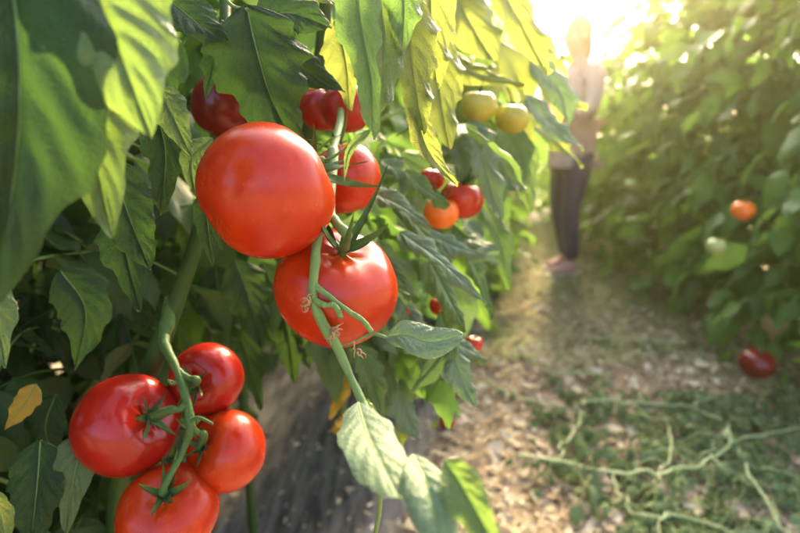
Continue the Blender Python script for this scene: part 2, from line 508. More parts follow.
def plant_mesh(R, h=1.9, nleaf=80, nu=9, nv=5, Lr=(.22, .34), ok=None, origin=(0, 0, 0), lean=0.0, zmin=.12):
    o = np.array(origin, float)
    zz = np.linspace(0, h, 9)
    path = np.stack([o[0] + .03*np.sin(zz*4+R.uniform(0, 6)) + lean*zz, o[1] + .03*np.cos(zz*3+R.uniform(0, 6)), o[2]+zz], 1)
    st = MB(); st.tube(path, np.linspace(.011, .005, 9), 8, 0, .5, sub=40)
    fo = MB()
    az = R.uniform(0, 6.28)
    made = 0
    for k in range(nleaf):
        fr = (k + R.uniform(0, 1)) / nleaf
        z = zmin + (h - zmin) * fr
        b = np.array([np.interp(z, zz, path[:, 0]), np.interp(z, zz, path[:, 1]), o[2]+z])
        az += 2.4 + R.normal(0, .3)
        L = R.uniform(*Lr) * (1.0 if fr < .85 else .75)
        made += compound_leaf(fo, b, az, R.uniform(.1, .8), L, R, droop=R.uniform(.8, 2.2), nu=nu, nv=nv, ok=ok)
    return st, fo

# ------------------------------------------------------------------ rows of plants
ROW = math.radians(17.0)
RD = np.array([math.sin(ROW), math.cos(ROW), 0])
RN = np.array([math.cos(ROW), -math.sin(ROW), 0])     # to the right of the row
ROW0 = np.array([-.44, .58, 0])

ORD = ['first', 'second', 'third', 'fourth', 'fifth', 'sixth', 'seventh', 'eighth', 'ninth', 'tenth', 'eleventh']

variants = []
for k in range(4):
    R = np.random.default_rng(100 + k)
    st, fo = plant_mesh(R, h=[1.9, 1.75, 2.0, 1.85][k], nleaf=150, Lr=(.2, .32))
    variants.append((st.mesh('stem', [M['stem']]), fo.mesh('foliage', [M['leaf'], M['stem']])))

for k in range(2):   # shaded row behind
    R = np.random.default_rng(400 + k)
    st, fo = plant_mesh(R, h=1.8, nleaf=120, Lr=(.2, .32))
    shade_v = (shade_v if k else []) + [(st.mesh('stem', [M['stem_dark']]), fo.mesh('foliage', [M['leaf_shaded'], M['stem_dark']]))]
for k in range(3):   # right row: larger leaves
    R = np.random.default_rng(300 + k)
    st, fo = plant_mesh(R, h=[1.8, 1.9, 1.75][k], nleaf=150, Lr=(.24, .40))
    variants.append((st.mesh('stem', [M['stem']]), fo.mesh('foliage', [M['leaf'], M['stem']])))
for k in range(2):   # left row: the lowest leaves have been stripped off
    R = np.random.default_rng(200 + k)
    st, fo = plant_mesh(R, h=[1.9, 2.0][k], nleaf=130, Lr=(.2, .32), ok=lambda v: v[:, 2].min() > .36)
    variants.append((st.mesh('stem', [M['stem']]), fo.mesh('foliage', [M['leaf'], M['stem']])))

variants += shade_v
def place_plant(loc, rz, sc, k, label, group):
    r = empty('tomato_plant', loc)
    r.rotation_euler.z = rz
    r.scale = sc if hasattr(sc, '__len__') else (sc, sc, sc)
    tag(r, label, 'tomato plant', group)
    for nm, me in zip(('stem', 'foliage'), variants[k]):
        o = bpy.data.objects.new(nm, me); COL.objects.link(o); o.parent = r
    return r

# left row, beyond the first two
lefts = [(.95, 0), (1.4, 1), (1.85, 2), (2.35, 3), (2.85, 0), (3.5, 1), (4.2, 2), (5.0, 3), (5.9, 0)]
for i, (t, k) in enumerate(lefts):
    p = ROW0 + RD * t + RN * rng.uniform(-.04, .04)
    place_plant(p, rng.uniform(0, 6.28), ((.95, .95, .78) if t < 1 else (1, 1, .85) if t < 1.5 else (1.0, 1.0, .86) if t < 2 else (1.2, 1.2, .86) if t < 3 else (1.2, 1.2, 1.0)), (7 + k % 2) if t < 2 else k,
                f'leafy tomato plant in the left row, {ORD[i]} one beyond the front red tomatoes', 'tomato plants of the left row')
# right row
rights = [(1.78, 1.55), (1.80, 2.05), (1.82, 2.6), (1.84, 3.15), (1.84, 3.75), (1.84, 4.4), (1.86, 5.1), (1.9, 5.9), (2.0, 6.8), (2.1, 7.8)]
hts = [.95, 1.0, 1.1, 1.15, 1.15, 1.02, .9, .76, .68, .66]
for i, (x, y) in enumerate(rights):
    s_ = hts[i]
    place_plant((x, y, 0), rng.uniform(0, 6.28), (s_*1.05, s_*1.05, s_), 4 + i % 3,
                f'bushy tomato plant in the right row, {ORD[i]} counted from the camera', 'tomato plants of the right row')
for i in range(7):
    place_plant((2.55 + rng.uniform(-.1, .1), 2.0 + .8*i, 0), rng.uniform(0, 6.28), (1.15, 1.15, [.8, .85, .9, .85, .75, .66, .62][i]), (i*3+2) % 4,
                f'tomato plant filling the gaps behind the right row, {ORD[i]} counted from the camera', 'tomato plants behind the right row')
# next row to the left, seen between the leaves
for i in range(11):
    p = ROW0 - RN * .78 + RD * (-.2 + .42*i)
    place_plant(p, rng.uniform(0, 6.28), (1.1, 1.1, 1.05), 9 + i % 2,
                f'tomato plant of the shaded row behind the left row, {ORD[i]} from the left edge', 'tomato plants of the row behind')

for i, (t, n) in enumerate(((-.25, .50), (.1, .56), (.45, .52), (.8, .56))):
    place_plant(ROW0 - RN*n + RD*t, rng.uniform(0, 6.28), (.95, .95, .55), 9 + i % 2,
                f'low bushy shade-darkened tomato plant behind the low truss, {ORD[i]} from the left edge', 'low plants behind the left row')

# ------------------------------------------------------------------ first two plants, with their own leaves
plantA = empty('tomato_plant', P(165, 560, .50) * [1, 1, 0] + [-.14, .02, 0])
tag(plantA, 'tomato plant with thick dark stem carrying the low truss of four red tomatoes', 'tomato plant', 'tomato plants of the left row')
plantB = empty('tomato_plant', ROW0 + RD * .42)
tag(plantB, 'tomato plant whose hanging green stalk carries the two big front tomatoes', 'tomato plant', 'tomato plants of the left row')

mb = MB()
baseA = np.array(plantA.location)
mb.tube([baseA, baseA + [.03, -.01, .25], P(118, 500, .50), P(140, 400, .48), P(160, 345, .46), P(180, 290, .46), P(197, 238, .46), P(215, 150, .47), P(225, 20, .5), P(215, -120, .55)],
        [.010, .0095, .009, .0085, .0088, .0072, .0065, .006, .005, .004], 12, sub=80)
mb.build('stem', M['stem_dark'], plantA)
mb = MB()
baseB = np.array(plantB.location)
mb.tube([baseB, baseB + [.0, .0, .4], baseB + [.02, -.03, .8], P(300, 150, .6), P(320, 60, .55), P(330, -60, .5), P(340, -160, .5)],
        [.010, .0095, .009, .008, .007, .006, .004], 12, sub=60)
mb.build('stem', M['stem_dark'], plantB)
for pl, sd_, h, n in ((plantA, 11, 1.85, 290), (plantB, 12, 1.8, 270)):
    R = np.random.default_rng(sd_)
    st, fo = plant_mesh(R, h=h, nleaf=n, nu=15, nv=7, Lr=(.16, .30), ok=clear_of_heroes, origin=np.array(pl.location))
    fo.build('foliage', [M['leaf_shaded' if pl is plantA else 'leaf'], M['stem']], pl)

MIDT = [(466, 203, .62, 15), (442, 216, .60, 12), (440, 306, .62, 8), (478, 106, .62, 14), (512, 118, .64, 12), (474, 343, .62, 7), (407, 311, .56, 8)]
def keeps_path_open(v):
    x, y, d = proj(v)
    lim = np.where(y < 215, 548, np.where(y < 310, 515, 482))
    for hx, hy, hd, hr in MIDT:
        if ((np.hypot(x-hx, y-hy) < hr) & (d < hd + .03)).any(): return False
    return bool((x < lim).all() and (y < 432).all() and d.min() > .5)
def CL(plant, base, az, elev, L, R, mat='leaf_lime', **kw):
    mb = MB()
    for k in range(14):
        if compound_leaf(mb, base + R.normal(0, .02 + .01*k, 3) - RN*.02*k, az + R.normal(0, .1 + .15*k), elev, L, R, nu=21, nv=9, size=.46, ok=keeps_path_open, **kw): break
    else: return None
    return mb.build('leaf', [M[mat], M['stem']], plant)

def HL(plant, pts, hwpx, nrm=(0, .2, 1), mat='leaf_hero', pet=None, tint=None, **kw):
    """leaf from (px, py, depth) spine points"""
    spine = [P(*p) for p in pts]
    d = np.mean([p[2] for p in pts])
    mb = MB()
    r = rng.uniform(0, 1)
    hero_leaf(mb, spine, hwpx/FPX*d, CV(*nrm), r, tint=rng.uniform(.2, .8) if tint is None else tint,
              petiole=[P(*p) for p in pet] if pet else None, **kw)
    return mb.build('leaf', [M[mat], M['stem']], plant)

A, Bp = plantA, plantB
plantC = empty('tomato_plant', ROW0 - RD * .50 - RN*.04)
tag(plantC, 'tomato plant at the left edge with the huge blurred leaf nearest the lens', 'tomato plant', 'tomato plants of the left row')
R = np.random.default_rng(13)
st, fo = plant_mesh(R, h=1.9, nleaf=190, nu=11, nv=5, Lr=(.20, .36), ok=clear_of_heroes, origin=np.array(plantC.location))
st.build('stem', M['stem'], plantC); fo.build('foliage', [M['leaf_shaded'], M['stem']], plantC)
# big blurred leaf at the left edge
HL(plantC, [(70, -95, .215), (95, -10, .205), (122, 60, .20), (152, 138, .205)], 78, (.25, .3, 1), 'leaf_hero', twist=.2, fold=.15, pucker=.075, wave=.08, lobes=3, amp=.12)
HL(plantC, [(40, -30, .235), (70, 70, .225), (92, 150, .225), (112, 238, .23)], 62, (.3, .3, 1), 'leaf_hero', pucker=.075, wave=.08, lobes=3, amp=.15)
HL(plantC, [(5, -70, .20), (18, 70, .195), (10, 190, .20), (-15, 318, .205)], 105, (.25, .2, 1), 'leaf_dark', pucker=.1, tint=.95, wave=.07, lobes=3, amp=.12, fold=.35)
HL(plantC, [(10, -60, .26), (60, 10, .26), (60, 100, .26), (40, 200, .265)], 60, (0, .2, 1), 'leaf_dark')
HL(plantC, [(-40, 262, .30), (-8, 305, .29), (6, 368, .29)], 26, (.2, .5, 1), 'leaf_hero', lobes=3)
# upper left behind
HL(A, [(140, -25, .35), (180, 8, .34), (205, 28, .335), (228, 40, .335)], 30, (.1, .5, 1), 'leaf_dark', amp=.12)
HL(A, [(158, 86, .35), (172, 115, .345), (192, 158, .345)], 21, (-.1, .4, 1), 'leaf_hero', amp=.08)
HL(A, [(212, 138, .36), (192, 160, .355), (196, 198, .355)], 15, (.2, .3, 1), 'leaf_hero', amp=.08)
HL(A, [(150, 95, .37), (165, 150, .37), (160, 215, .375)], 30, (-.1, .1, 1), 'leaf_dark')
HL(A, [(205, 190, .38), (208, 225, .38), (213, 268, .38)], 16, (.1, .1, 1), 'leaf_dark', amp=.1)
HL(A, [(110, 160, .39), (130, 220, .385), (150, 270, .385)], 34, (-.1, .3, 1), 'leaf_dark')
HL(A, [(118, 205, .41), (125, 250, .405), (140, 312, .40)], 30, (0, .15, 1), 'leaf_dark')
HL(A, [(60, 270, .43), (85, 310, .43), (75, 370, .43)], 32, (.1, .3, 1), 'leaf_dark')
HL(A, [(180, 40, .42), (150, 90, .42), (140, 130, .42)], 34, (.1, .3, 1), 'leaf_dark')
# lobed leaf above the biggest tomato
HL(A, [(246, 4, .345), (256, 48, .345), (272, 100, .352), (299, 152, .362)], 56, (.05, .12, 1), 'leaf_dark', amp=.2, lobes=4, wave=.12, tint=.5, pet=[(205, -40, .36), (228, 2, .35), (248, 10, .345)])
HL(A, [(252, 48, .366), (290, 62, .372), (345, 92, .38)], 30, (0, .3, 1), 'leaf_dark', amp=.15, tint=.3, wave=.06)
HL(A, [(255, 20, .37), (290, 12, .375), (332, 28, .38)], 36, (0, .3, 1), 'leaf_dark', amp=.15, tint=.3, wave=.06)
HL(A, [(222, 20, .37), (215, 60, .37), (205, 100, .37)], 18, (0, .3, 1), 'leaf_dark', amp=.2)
# top centre, lit through
HL(Bp, [(290, -22, .31), (325, -4, .305), (352, 12, .305)], 18, (0, .8, 1), 'leaf_lime', amp=.1)
HL(Bp, [(352, -60, .305), (360, 20, .295), (371, 80, .29), (373, 140, .29)], 30, (-.45, .1, 1), 'leaf_soft', amp=.16, lobes=5, wave=.2, fold=.5, twist=.5)
HL(Bp, [(375, -30, .33), (385, 40, .32), (380, 90, .315), (366, 128, .31)], 26, (.5, .1, 1), 'leaf_hero', amp=.16, lobes=4, wave=.2, fold=.4)
HL(Bp, [(398, -50, .33), (404, 0, .32), (402, 55, .32)], 26, (.2, .1, 1), 'leaf_soft', amp=.18, wave=.2)
HL(Bp, [(408, -10, .36), (412, 60, .35), (424, 135, .345)], 34, (.3, .1, 1), 'leaf_lime', amp=.2, wave=.2, fold=.4)
HL(Bp, [(412, 100, .35), (428, 150, .345), (458, 186, .34)], 17, (.1, .6, 1), 'leaf_lime', amp=.12, fold=.5)
HL(Bp, [(335, 20, .40), (345, 60, .40), (350, 110, .40)], 26, (-.3, .2, 1), 'leaf_lime', wave=.15)
HL(Bp, [(430, -40, .40), (432, 30, .39), (438, 90, .385)], 32, (.3, .1, 1), 'leaf_lime', wave=.2, amp=.17)
HL(Bp, [(438, 30, .45), (440, 90, .44), (450, 150, .44)], 30, (.3, .2, 1), 'leaf_lime', wave=.2, amp=.17)
# glowing leaves further on
HL(Bp, [(440, -40, .60), (470, 20, .60), (500, 70, .60)], 40, (.3, .3, 1), 'leaf_lime', wave=.15)
HL(Bp, [(470, -60, .66), (515, 10, .66), (548, 75, .66)], 38, (.4, .3, 1), 'leaf_lime', wave=.15)
HL(Bp, [(430, 40, .60), (470, 70, .60), (525, 84, .60)], 22, (.1, .7, 1), 'leaf_lime', wave=.12, edge=.3)
HL(Bp, [(460, 40, .70), (470, 100, .70), (490, 150, .70)], 40, (.1, .3, 1), 'leaf_hero', wave=.12)
HL(Bp, [(525, 95, .75), (552, 125, .75), (585, 150, .76)], 20, (.1, .8, 1), 'leaf_pale', wave=.12)
HL(Bp, [(500, 120, .72), (520, 160, .72), (532, 212, .72)], 28, (.4, .1, 1), 'leaf_hero', wave=.12)
HL(Bp, [(530, 60, .8), (560, 90, .8), (570, 130, .8)], 24, (.3, .4, 1), 'leaf_pale', wave=.12)
HL(Bp, [(470, 120, .60), (484, 165, .595), (503, 228, .59)], 24, (.2, .3, 1), 'leaf_pale', wave=.2, fold=.5, amp=.25)
HL(Bp, [(450, 125, .62), (462, 160, .62), (470, 200, .62)], 20, (.2, .3, 1), 'leaf_pale', wave=.2, fold=.5)
HL(Bp, [(495, 150, .64), (512, 180, .64), (530, 190, .64)], 18, (.2, .5, 1), 'leaf_hero', wave=.2)
# hanging foliage to the right of the two front tomatoes
mid = [
    [(365, 190, .50), (398, 205, .49), (432, 228, .485)], [(392, 196, .52), (425, 235, .50), (452, 262, .49)],
    [(400, 232, .47), (440, 262, .46), (487, 304, .455)], [(378, 240, .53), (395, 275, .52), (420, 300, .515)],
    [(425, 232, .55), (452, 245, .55), (485, 256, .55)], [(430, 262, .50), (450, 300, .495), (466, 332, .49)],
    [(395, 290, .55), (410, 320, .55), (405, 350, .55)], [(440, 310, .50), (445, 345, .50), (410, 392, .49)],
    [(452, 350, .50), (462, 380, .49), (478, 410, .485)], [(358, 345, .52), (372, 378, .52), (384, 420, .52)],
    [(425, 330, .56), (460, 345, .56), (488, 360, .56)], [(405, 170, .55), (425, 190, .55), (450, 205, .55)],
    [(380, 160, .58), (400, 180, .58), (395, 215, .58)], [(465, 250, .62), (480, 280, .62), (492, 320, .62)],
    [(400, 380, .60), (405, 410, .60), (420, 440, .60)], [(375, 300, .60), (385, 330, .6), (378, 370, .6)],
    [(440, 225, .66), (470, 240, .66), (500, 250, .66)], [(480, 200, .75), (500, 240, .75), (510, 290, .75)],
]
for i, s_ in enumerate(mid):
    HL(Bp, s_, rng.uniform(17, 25), (rng.uniform(-.2, .6), rng.uniform(1.0, 2.2), 1), 'leaf_soft' if i % 2 else 'leaf_pale', wave=.18, fold=rng.uniform(.2, .6), amp=.17, lobes=int(rng.integers(3, 5)), edge=rng.uniform(.1, .7))
for q in ([(515, 18, .9), (545, 45, .9), (572, 62, .9)], [(528, 70, .92), (558, 96, .92), (588, 108, .92)], [(526, 118, .88), (555, 140, .88), (584, 166, .88)], [(540, 40, 1.0), (556, 80, 1.0), (560, 125, 1.0)]):
    HL(Bp, q, 17, (.2, .7, 1), 'leaf_lime', wave=.2, fold=.3, amp=.15)
R = np.random.default_rng(77)
for px, py, d, az, L, mt in ((420, -30, .75, -.3, .22, 'leaf_lime'), (455, -50, .85, -.8, .26, 'leaf_lime'), (470, 0, .95, -.4, .25, 'leaf_lime'), (440, 30, .80, -.9, .24, 'leaf_soft'),
                         (480, -60, 1.0, -.6, .28, 'leaf_lime'), (430, 90, .9, -.5, .24, 'leaf_soft'), (470, 70, 1.0, -.2, .26, 'leaf_lime'), (455, 120, 1.1, -.5, .26, 'leaf_soft'),
                         (400, 60, .7, -.4, .2, 'leaf_lime'), (400, 140, .75, -.6, .2, 'leaf_soft'), (420, 200, .85, -.7, .22, 'leaf_soft'), (440, 240, 1.0, -.4, .24, 'leaf_soft'),
                         (400, 260, .75, -.8, .2, 'leaf'), (385, 230, .65, -1.0, .17, 'leaf_soft'), (390, 310, .75, -.7, .2, 'leaf_soft'), (430, 300, .85, -.4, .2, 'leaf'),
                         (360, 330, .75, -1.2, .2, 'leaf_soft'), (470, 190, 1.25, -.3, .28, 'leaf_pale'), (460, 240, 1.35, -.3, .3, 'leaf_pale'), (480, -20, 1.25, -.2, .3, 'leaf_lime'),
                         (470, 40, 1.4, -.1, .32, 'leaf_lime'), (480, 110, 1.4, -.2, .3, 'leaf_lime')):
    CL(Bp, P(px, py, d), az, R.uniform(-.1, .5), L, R, mt, droop=R.uniform(1.0, 1.9))
for k in range(16):
    px, py, d = R.uniform(365, 440), R.uniform(180, 340), R.uniform(.56, .75)
    CL(Bp, P(px, py, d), R.uniform(-1.6, -.2), R.uniform(.2, .8), R.uniform(.10, .16), R, ('leaf', 'leaf_soft', 'leaf_pale')[k % 3], droop=R.uniform(1.0, 2.2))
for k in range(9):
    CL(Bp, P(R.uniform(365, 425), R.uniform(310, 360), R.uniform(.56, .72)), R.uniform(-1.4, .1), R.uniform(.1, .6), R.uniform(.09, .13), R, ('leaf', 'leaf_soft', 'leaf_pale')[k % 3], droop=R.uniform(1.0, 2.2))
for k in range(26):
    b0 = P(R.uniform(-30, 170), R.uniform(250, 430), R.uniform(.58, .80))
    mb = MB()
    if compound_leaf(mb, b0, R.uniform(-2.6, .4), R.uniform(-.2, .5), R.uniform(.14, .22), R, nu=15, nv=7, ok=clear_of_heroes, droop=R.uniform(.8, 2)):
        mb.build('leaf', [M['leaf_shaded'], M['stem_dark']], A)
# sharp small leaf on the hanging stalk
HL(Bp, [(385, 338, .342), (405, 335, .338), (432, 342, .335), (464, 334, .336)], 19, (-.05, .65, 1), 'leaf_pale', amp=.03, lobes=3, base=.9, fold=.25, wave=.08, nu=80, nv=33, pucker=.03, pet=[(333, 347, .345), (350, 342, .344), (372, 334, .343), (388, 338, .342)])
# blurred leaves close to the lens, below
HL(Bp, [(358, 402, .27), (370, 440, .23), (402, 500, .19)], 31, (.1, 1, .7), 'leaf_pale', wave=.12, fold=.1, lobes=3, amp=.06, base=.85)
HL(Bp, [(352, 430, .30), (362, 450, .29), (384, 482, .28)], 22, (-.5, .0, 1), 'leaf_lime', wave=.1)
HL(Bp, [(412, 455, .21), (430, 495, .19), (450, 575, .175)], 29, (.1, .9, .8), 'leaf_pale', wave=.08, fold=.3, edge=.3, amp=.06, base=.8)
HL(Bp, [(445, 460, .20), (470, 500, .185), (508, 570, .17)], 31, (-.5, .4, .8), 'leaf_hero', wave=.12, fold=.6, amp=.06, base=.75)
for q in ([(345, 372, .8), (340, 395, .8), (330, 420, .8)], [(365, 385, .85), (372, 400, .85), (352, 425, .85)], [(395, 400, .9), (402, 425, .9), (398, 455, .9)], [(355, 410, .9), (345, 425, .9), (328, 432, .9)]):
    HL(Bp, q, 12, (.2, .8, 1), 'leaf_yellow' if q[0][0] < 360 else 'leaf_lime', wave=.3, fold=.6, nu=30, nv=13)
# bottom left
HL(A, [(92, 425, .41), (75, 470, .395), (66, 535, .39)], 24, (.2, .4, 1), 'leaf_hero', amp=.08)
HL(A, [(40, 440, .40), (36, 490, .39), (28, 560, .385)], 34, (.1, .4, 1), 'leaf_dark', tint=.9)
HL(A, [(36, 384, .43), (24, 405, .425), (4, 430, .42)], 15, (.1, .3, 1), 'leaf_yellow', amp=.08)
HL(A, [(-10, 490, .33), (2, 520, .33), (8, 560, .33)], 14, (.1, .3, 1), 'leaf_lime', amp=.08)
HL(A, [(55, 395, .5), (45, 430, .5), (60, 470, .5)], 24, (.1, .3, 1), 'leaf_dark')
# below and behind the second tomato
back = [[(235, 260, .62), (250, 300, .62), (262, 350, .62)], [(262, 262, .66), (285, 320, .66), (295, 385, .66)], [(225, 300, .70), (245, 350, .7), (262, 410, .7)],
        [(280, 300, .72), (300, 330, .72), (310, 370, .72)], [(240, 235, .7), (270, 265, .7), (290, 290, .7)], [(215, 265, .66), (222, 310, .66), (240, 340, .66)]]
for s_ in back:
    HL(A, s_, rng.uniform(20, 28), (rng.uniform(-.2, .4), rng.uniform(.3, .8), 1), 'leaf_shaded', wave=.2, amp=.17)

# ------------------------------------------------------------------ tomatoes
def tomato_mesh(seed, R=0.04, flat=.86, ribs=5, nu=72, nv=96, dip=.24):
    r_ = np.random.default_rng(seed)
    ph = r_.uniform(0, 6.28)
    th = np.linspace(0.0, math.pi, nu)
    fi = np.linspace(0, 2*math.pi, nv, endpoint=False)
    TH, FI = np.meshgrid(th, fi, indexing='ij')
    top = np.exp(-(TH/.52)**2); bot = np.exp(-((math.pi-TH)/.30)**2)
    lob = np.cos(ribs*FI + ph + .5*np.sin(2*FI+ph)) + .5*np.cos((ribs+2)*FI + 2*ph)
    rr = 1 + lob * (.016*np.exp(-(TH/.95)**2)*np.clip(TH*3, 0, 1) + .004) + .014*np.cos(2*FI+ph*1.7) + .012*np.cos(FI+ph)
    x = R*rr*np.sin(TH)**.94*np.cos(FI)
    y = R*rr*np.sin(TH)**.94*np.sin(FI)
    z = R*flat*rr*np.cos(TH) - R*dip*top*(1+.1*lob) + R*.06*bot
    z += R * .02 * np.cos(FI + ph)
    mb = MB()
    mb.grid(np.stack([x, y, z], -1).reshape(-1, 3), nu, nv, None, .5, 0, True)
    return mb

def calyx_mb(seed, R=0.04, zt=.023, n=5, spread=1.0, stalk=True):
    r_ = np.random.default_rng(seed)
    mb = MB()
    az0 = r_.uniform(0, 6.28)
    for k in range(n):
        a = az0 + 6.283*k/n + r_.normal(0, .15)
        L = R * r_.uniform(.6, 1.0) * spread
        d = np.array([math.cos(a), math.sin(a), 0])
        lift = r_.uniform(.15, 1.2)
        sp = []
        for u in np.linspace(0, 1, 6):
            sp.append(np.array([0, 0, zt+.0015]) + d*L*(u - .12*u*u) + np.array([0, 0, L*(lift*u*u*1.2 + .14*math.sin(u*3))]))
        nu, nv = 16, 7
        S0 = smooth(sp, nu); T = np.gradient(S0, axis=0); T /= np.linalg.norm(T, axis=1)[:, None]
        B = np.cross(np.array([0, 0, 1.]), d); N = np.cross(T, B)
        u = np.linspace(0, 1, nu)
        wd = R*.10*(1-u)**.8*np.clip(u*6+.5, 0, 1) + .0001
        pts = np.zeros((nu, nv, 3)); uv = np.zeros((nu, nv, 2))
        tw = r_.normal(0, 1.6)
        for j, v in enumerate(np.linspace(-1, 1, nv)):
            c = np.cos(tw*u)[:, None]; s_ = np.sin(tw*u)[:, None]
            pts[:, j] = S0 + (B*c + N*s_)*(v*wd)[:, None] + N*((v*v)*wd*.5)[:, None]
            uv[:, j, 0] = u; uv[:, j, 1] = (v+1)/2
        mb.grid(pts.reshape(-1, 3), nu, nv, uv.reshape(-1, 2), .5)
        low = pts - N[:, None, :]*.0006
        mb.grid(low[:, ::-1].reshape(-1, 3), nu, nv, uv.reshape(-1, 2), .5)
    if stalk:
        mb.tube([(0, 0, zt-.002), (0, 0, zt+.004), (0.0005, 0, zt+.009)], [.0034, .0028, .0024], 10, sub=8)
    return mb

def axis_rot(ax, roll=0):
    return Vector(ax).to_track_quat('Z', 'Y').to_matrix().to_4x4() @ Matrix.Rotation(roll, 4, 'Z')

tmeshes = {}
def tomato(loc, rad, ax, label, mat='tom_red', seed=1, flat=.88, ribs=5, group='tomatoes on the vines', calyx=True, spread=1.0, n=5):
    key = (seed, mat, flat, ribs)
    root = empty('tomato', loc)
    tag(root, label, 'tomato', group)
    root.rotation_euler = axis_rot(ax, seed*1.3).to_euler()
    s_ = rad/.04
    root.scale = (s_, s_, s_)
    if key not in tmeshes:
        tmeshes[key] = (tomato_mesh(seed, .04, flat, ribs).mesh('fruit', [M[mat]]), calyx_mb(seed, .04, (.04*(flat-.24)), n=n, spread=spread).mesh('calyx', [M['calyx']]))
    for nm, me in zip(('fruit', 'calyx'), tmeshes[key]):
        if nm == 'calyx' and not calyx: continue
        o = bpy.data.objects.new(nm, me); COL.objects.link(o); o.parent = root
    return root

HL_LABEL = {
 'T1': ('biggest red tomato, glossy and in focus, hanging in front of all others', 'tom_red', 21, .97, 4),
 'T2': ('red tomato with green star calyx on top, just below the biggest one', 'tom_red', 22, .90, 5),
 'T3': ('orange-red tomato peeping out behind the right side of the biggest tomato', 'tom_red', 23, 1.0, 5),
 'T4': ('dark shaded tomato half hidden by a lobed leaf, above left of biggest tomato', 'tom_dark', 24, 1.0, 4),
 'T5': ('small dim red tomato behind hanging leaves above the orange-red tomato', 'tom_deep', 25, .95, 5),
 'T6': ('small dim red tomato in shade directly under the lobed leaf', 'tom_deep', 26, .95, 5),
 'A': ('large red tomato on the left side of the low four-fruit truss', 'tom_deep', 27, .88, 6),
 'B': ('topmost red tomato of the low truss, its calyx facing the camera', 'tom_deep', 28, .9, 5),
 'C': ('red tomato on the right side of the low truss beside the grey film', 'tom_red', 29, .92, 5),
 'D': ('lowest red tomato of the low truss, cut by the bottom picture edge', 'tom_red', 30, .86, 5),
}
AX = {}
for nm, px, py, d, rp, ax in HERO:
    lab, mat, seed, flat, ribs = HL_LABEL[nm]
    a = CV(*ax)
    rad = rp/FPX*d
    c = P(px, py, d)
    grp = 'tomatoes of the low truss' if nm in 'ABCD' else 'tomatoes of the upper trusses'
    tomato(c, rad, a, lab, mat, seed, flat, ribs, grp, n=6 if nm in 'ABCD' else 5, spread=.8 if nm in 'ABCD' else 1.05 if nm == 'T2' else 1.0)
    AX[nm] = (c, a, rad, flat)

def top(nm, k=0.0):
    c, a, rad, flat = AX[nm]
    return c + a * (rad*(flat-.24) + rad/.04*.009 + k)

# truss stalks
def truss(plant, chains, mat='stem', dry=None):
    mb = MB()
    for pts, r in chains:
        n = 16*len(pts)
        c = smooth(pts, n)
        rr = np.interp(np.linspace(0, 1, n), np.linspace(0, 1, len(r)), r)
        rr = rr * (1 + .05*np.sin(np.arange(n)*.4) + .08*np.sin(np.arange(n)*.13+1))
        mb.tube(c + rng.normal(0, .00006, c.shape), rr, 12)
    o = mb.build('truss_stalk', M[mat], plant)
    return o
truss(A, [
    ([P(174, 300, .462), P(167, 325, .452), P(164, 340, .443), P(167, 350, .43), P(176, 368, .415), P(187, 402, .405), P(190, 428, .40), P(183, 450, .40), top('D', .004), top('D', -.004)], [.007, .006, .0046, .0036, .0032, .0032, .0030, .0027, .0026, .0026]),
    ([P(177, 370, .415), P(187, 377, .413), P(197, 380, .413), top('B', -.003)], [.0026, .0022, .0030, .0024]),
    ([P(187, 403, .405), P(179, 409, .40), P(170, 410, .40), top('A', -.004)], [.0028, .0024, .0032, .0024]),
    ([P(190, 425, .40), P(197, 432, .405), P(204, 435, .408), top('C', -.003)], [.0026, .0022, .0030, .0024]),
    ([P(190, 420, .40), P(200, 418, .397), P(213, 424, .395)], [.0020, .0014, .0009]),
    ([P(181, 380, .412), P(172, 384, .405), P(168, 380, .40)], [.0016, .0011, .0007]),
], 'calyx')
tr2 = truss(Bp, [
    ([P(333, 150, .40), P(330, 195, .37), P(318, 238, .337), P(315, 265, .328), P(313, 297, .324), P(322, 322, .324), P(337, 347, .324), P(352, 380, .32), P(367, 412, .31), P(378, 440, .29)],
     [.004, .0034, .0030, .0028, .0030, .0034, .0030, .0026, .0028, .0022]),
    ([P(333, 150, .40), P(330, 205, .365), P(336, 222, .345), P(347, 234, .338), top('T2', .003), top('T2', -.004)], [.004, .0034, .0032, .0032, .0030, .003]),
    ([P(315, 286, .325), P(330, 297, .322), P(350, 312, .320), P(362, 320, .319), P(372, 332, .319)], [.0020, .0017, .0016, .0016, .0018]),
    ([P(314, 300, .323), P(325, 305, .320), P(335, 306, .319), P(341, 318, .318)], [.0020, .0018, .0018, .0016]),
    ([P(323, 160, .39), P(310, 165, .385), top('T1', -.004)], [.003, .003, .003]),
    ([P(333, 140, .42), P(338, 148, .425), top('T3', -.004)], [.003, .003, .003]),
    ([P(330, -40, .50), P(338, 40, .48), P(341, 110, .45), P(333, 152, .40)], [.003, .003, .003, .003]),
    ([P(370, 405, .312), P(372, 440, .34), P(380, 500, .37), P(372, 550, .40)], [.0016, .0016, .0016, .0016]),
], 'stem')
# sepals / stipules around the first tomato's stalk
HL(Bp, [(325, 160, .385), (335, 156, .38), (358, 138, .375)], 4.0, (0, .8, 1), 'leaf_hero', lobes=2, amp=.05, fold=.3)
HL(Bp, [(318, 150, .38), (330, 140, .375), (342, 134, .37)], 3.0, (0, .8, 1), 'leaf_hero', lobes=2, amp=.05)
HL(Bp, [(320, 168, .37), (340, 162, .365), (352, 156, .36)], 3.0, (0, .8, 1), 'leaf_pale', lobes=2, amp=.05)
HL(Bp, [(370, 130, .30), (350, 150, .30), (344, 182, .305)], 5.5, (.2, .1, 1), 'leaf_hero', lobes=3, amp=.15, fold=.4)
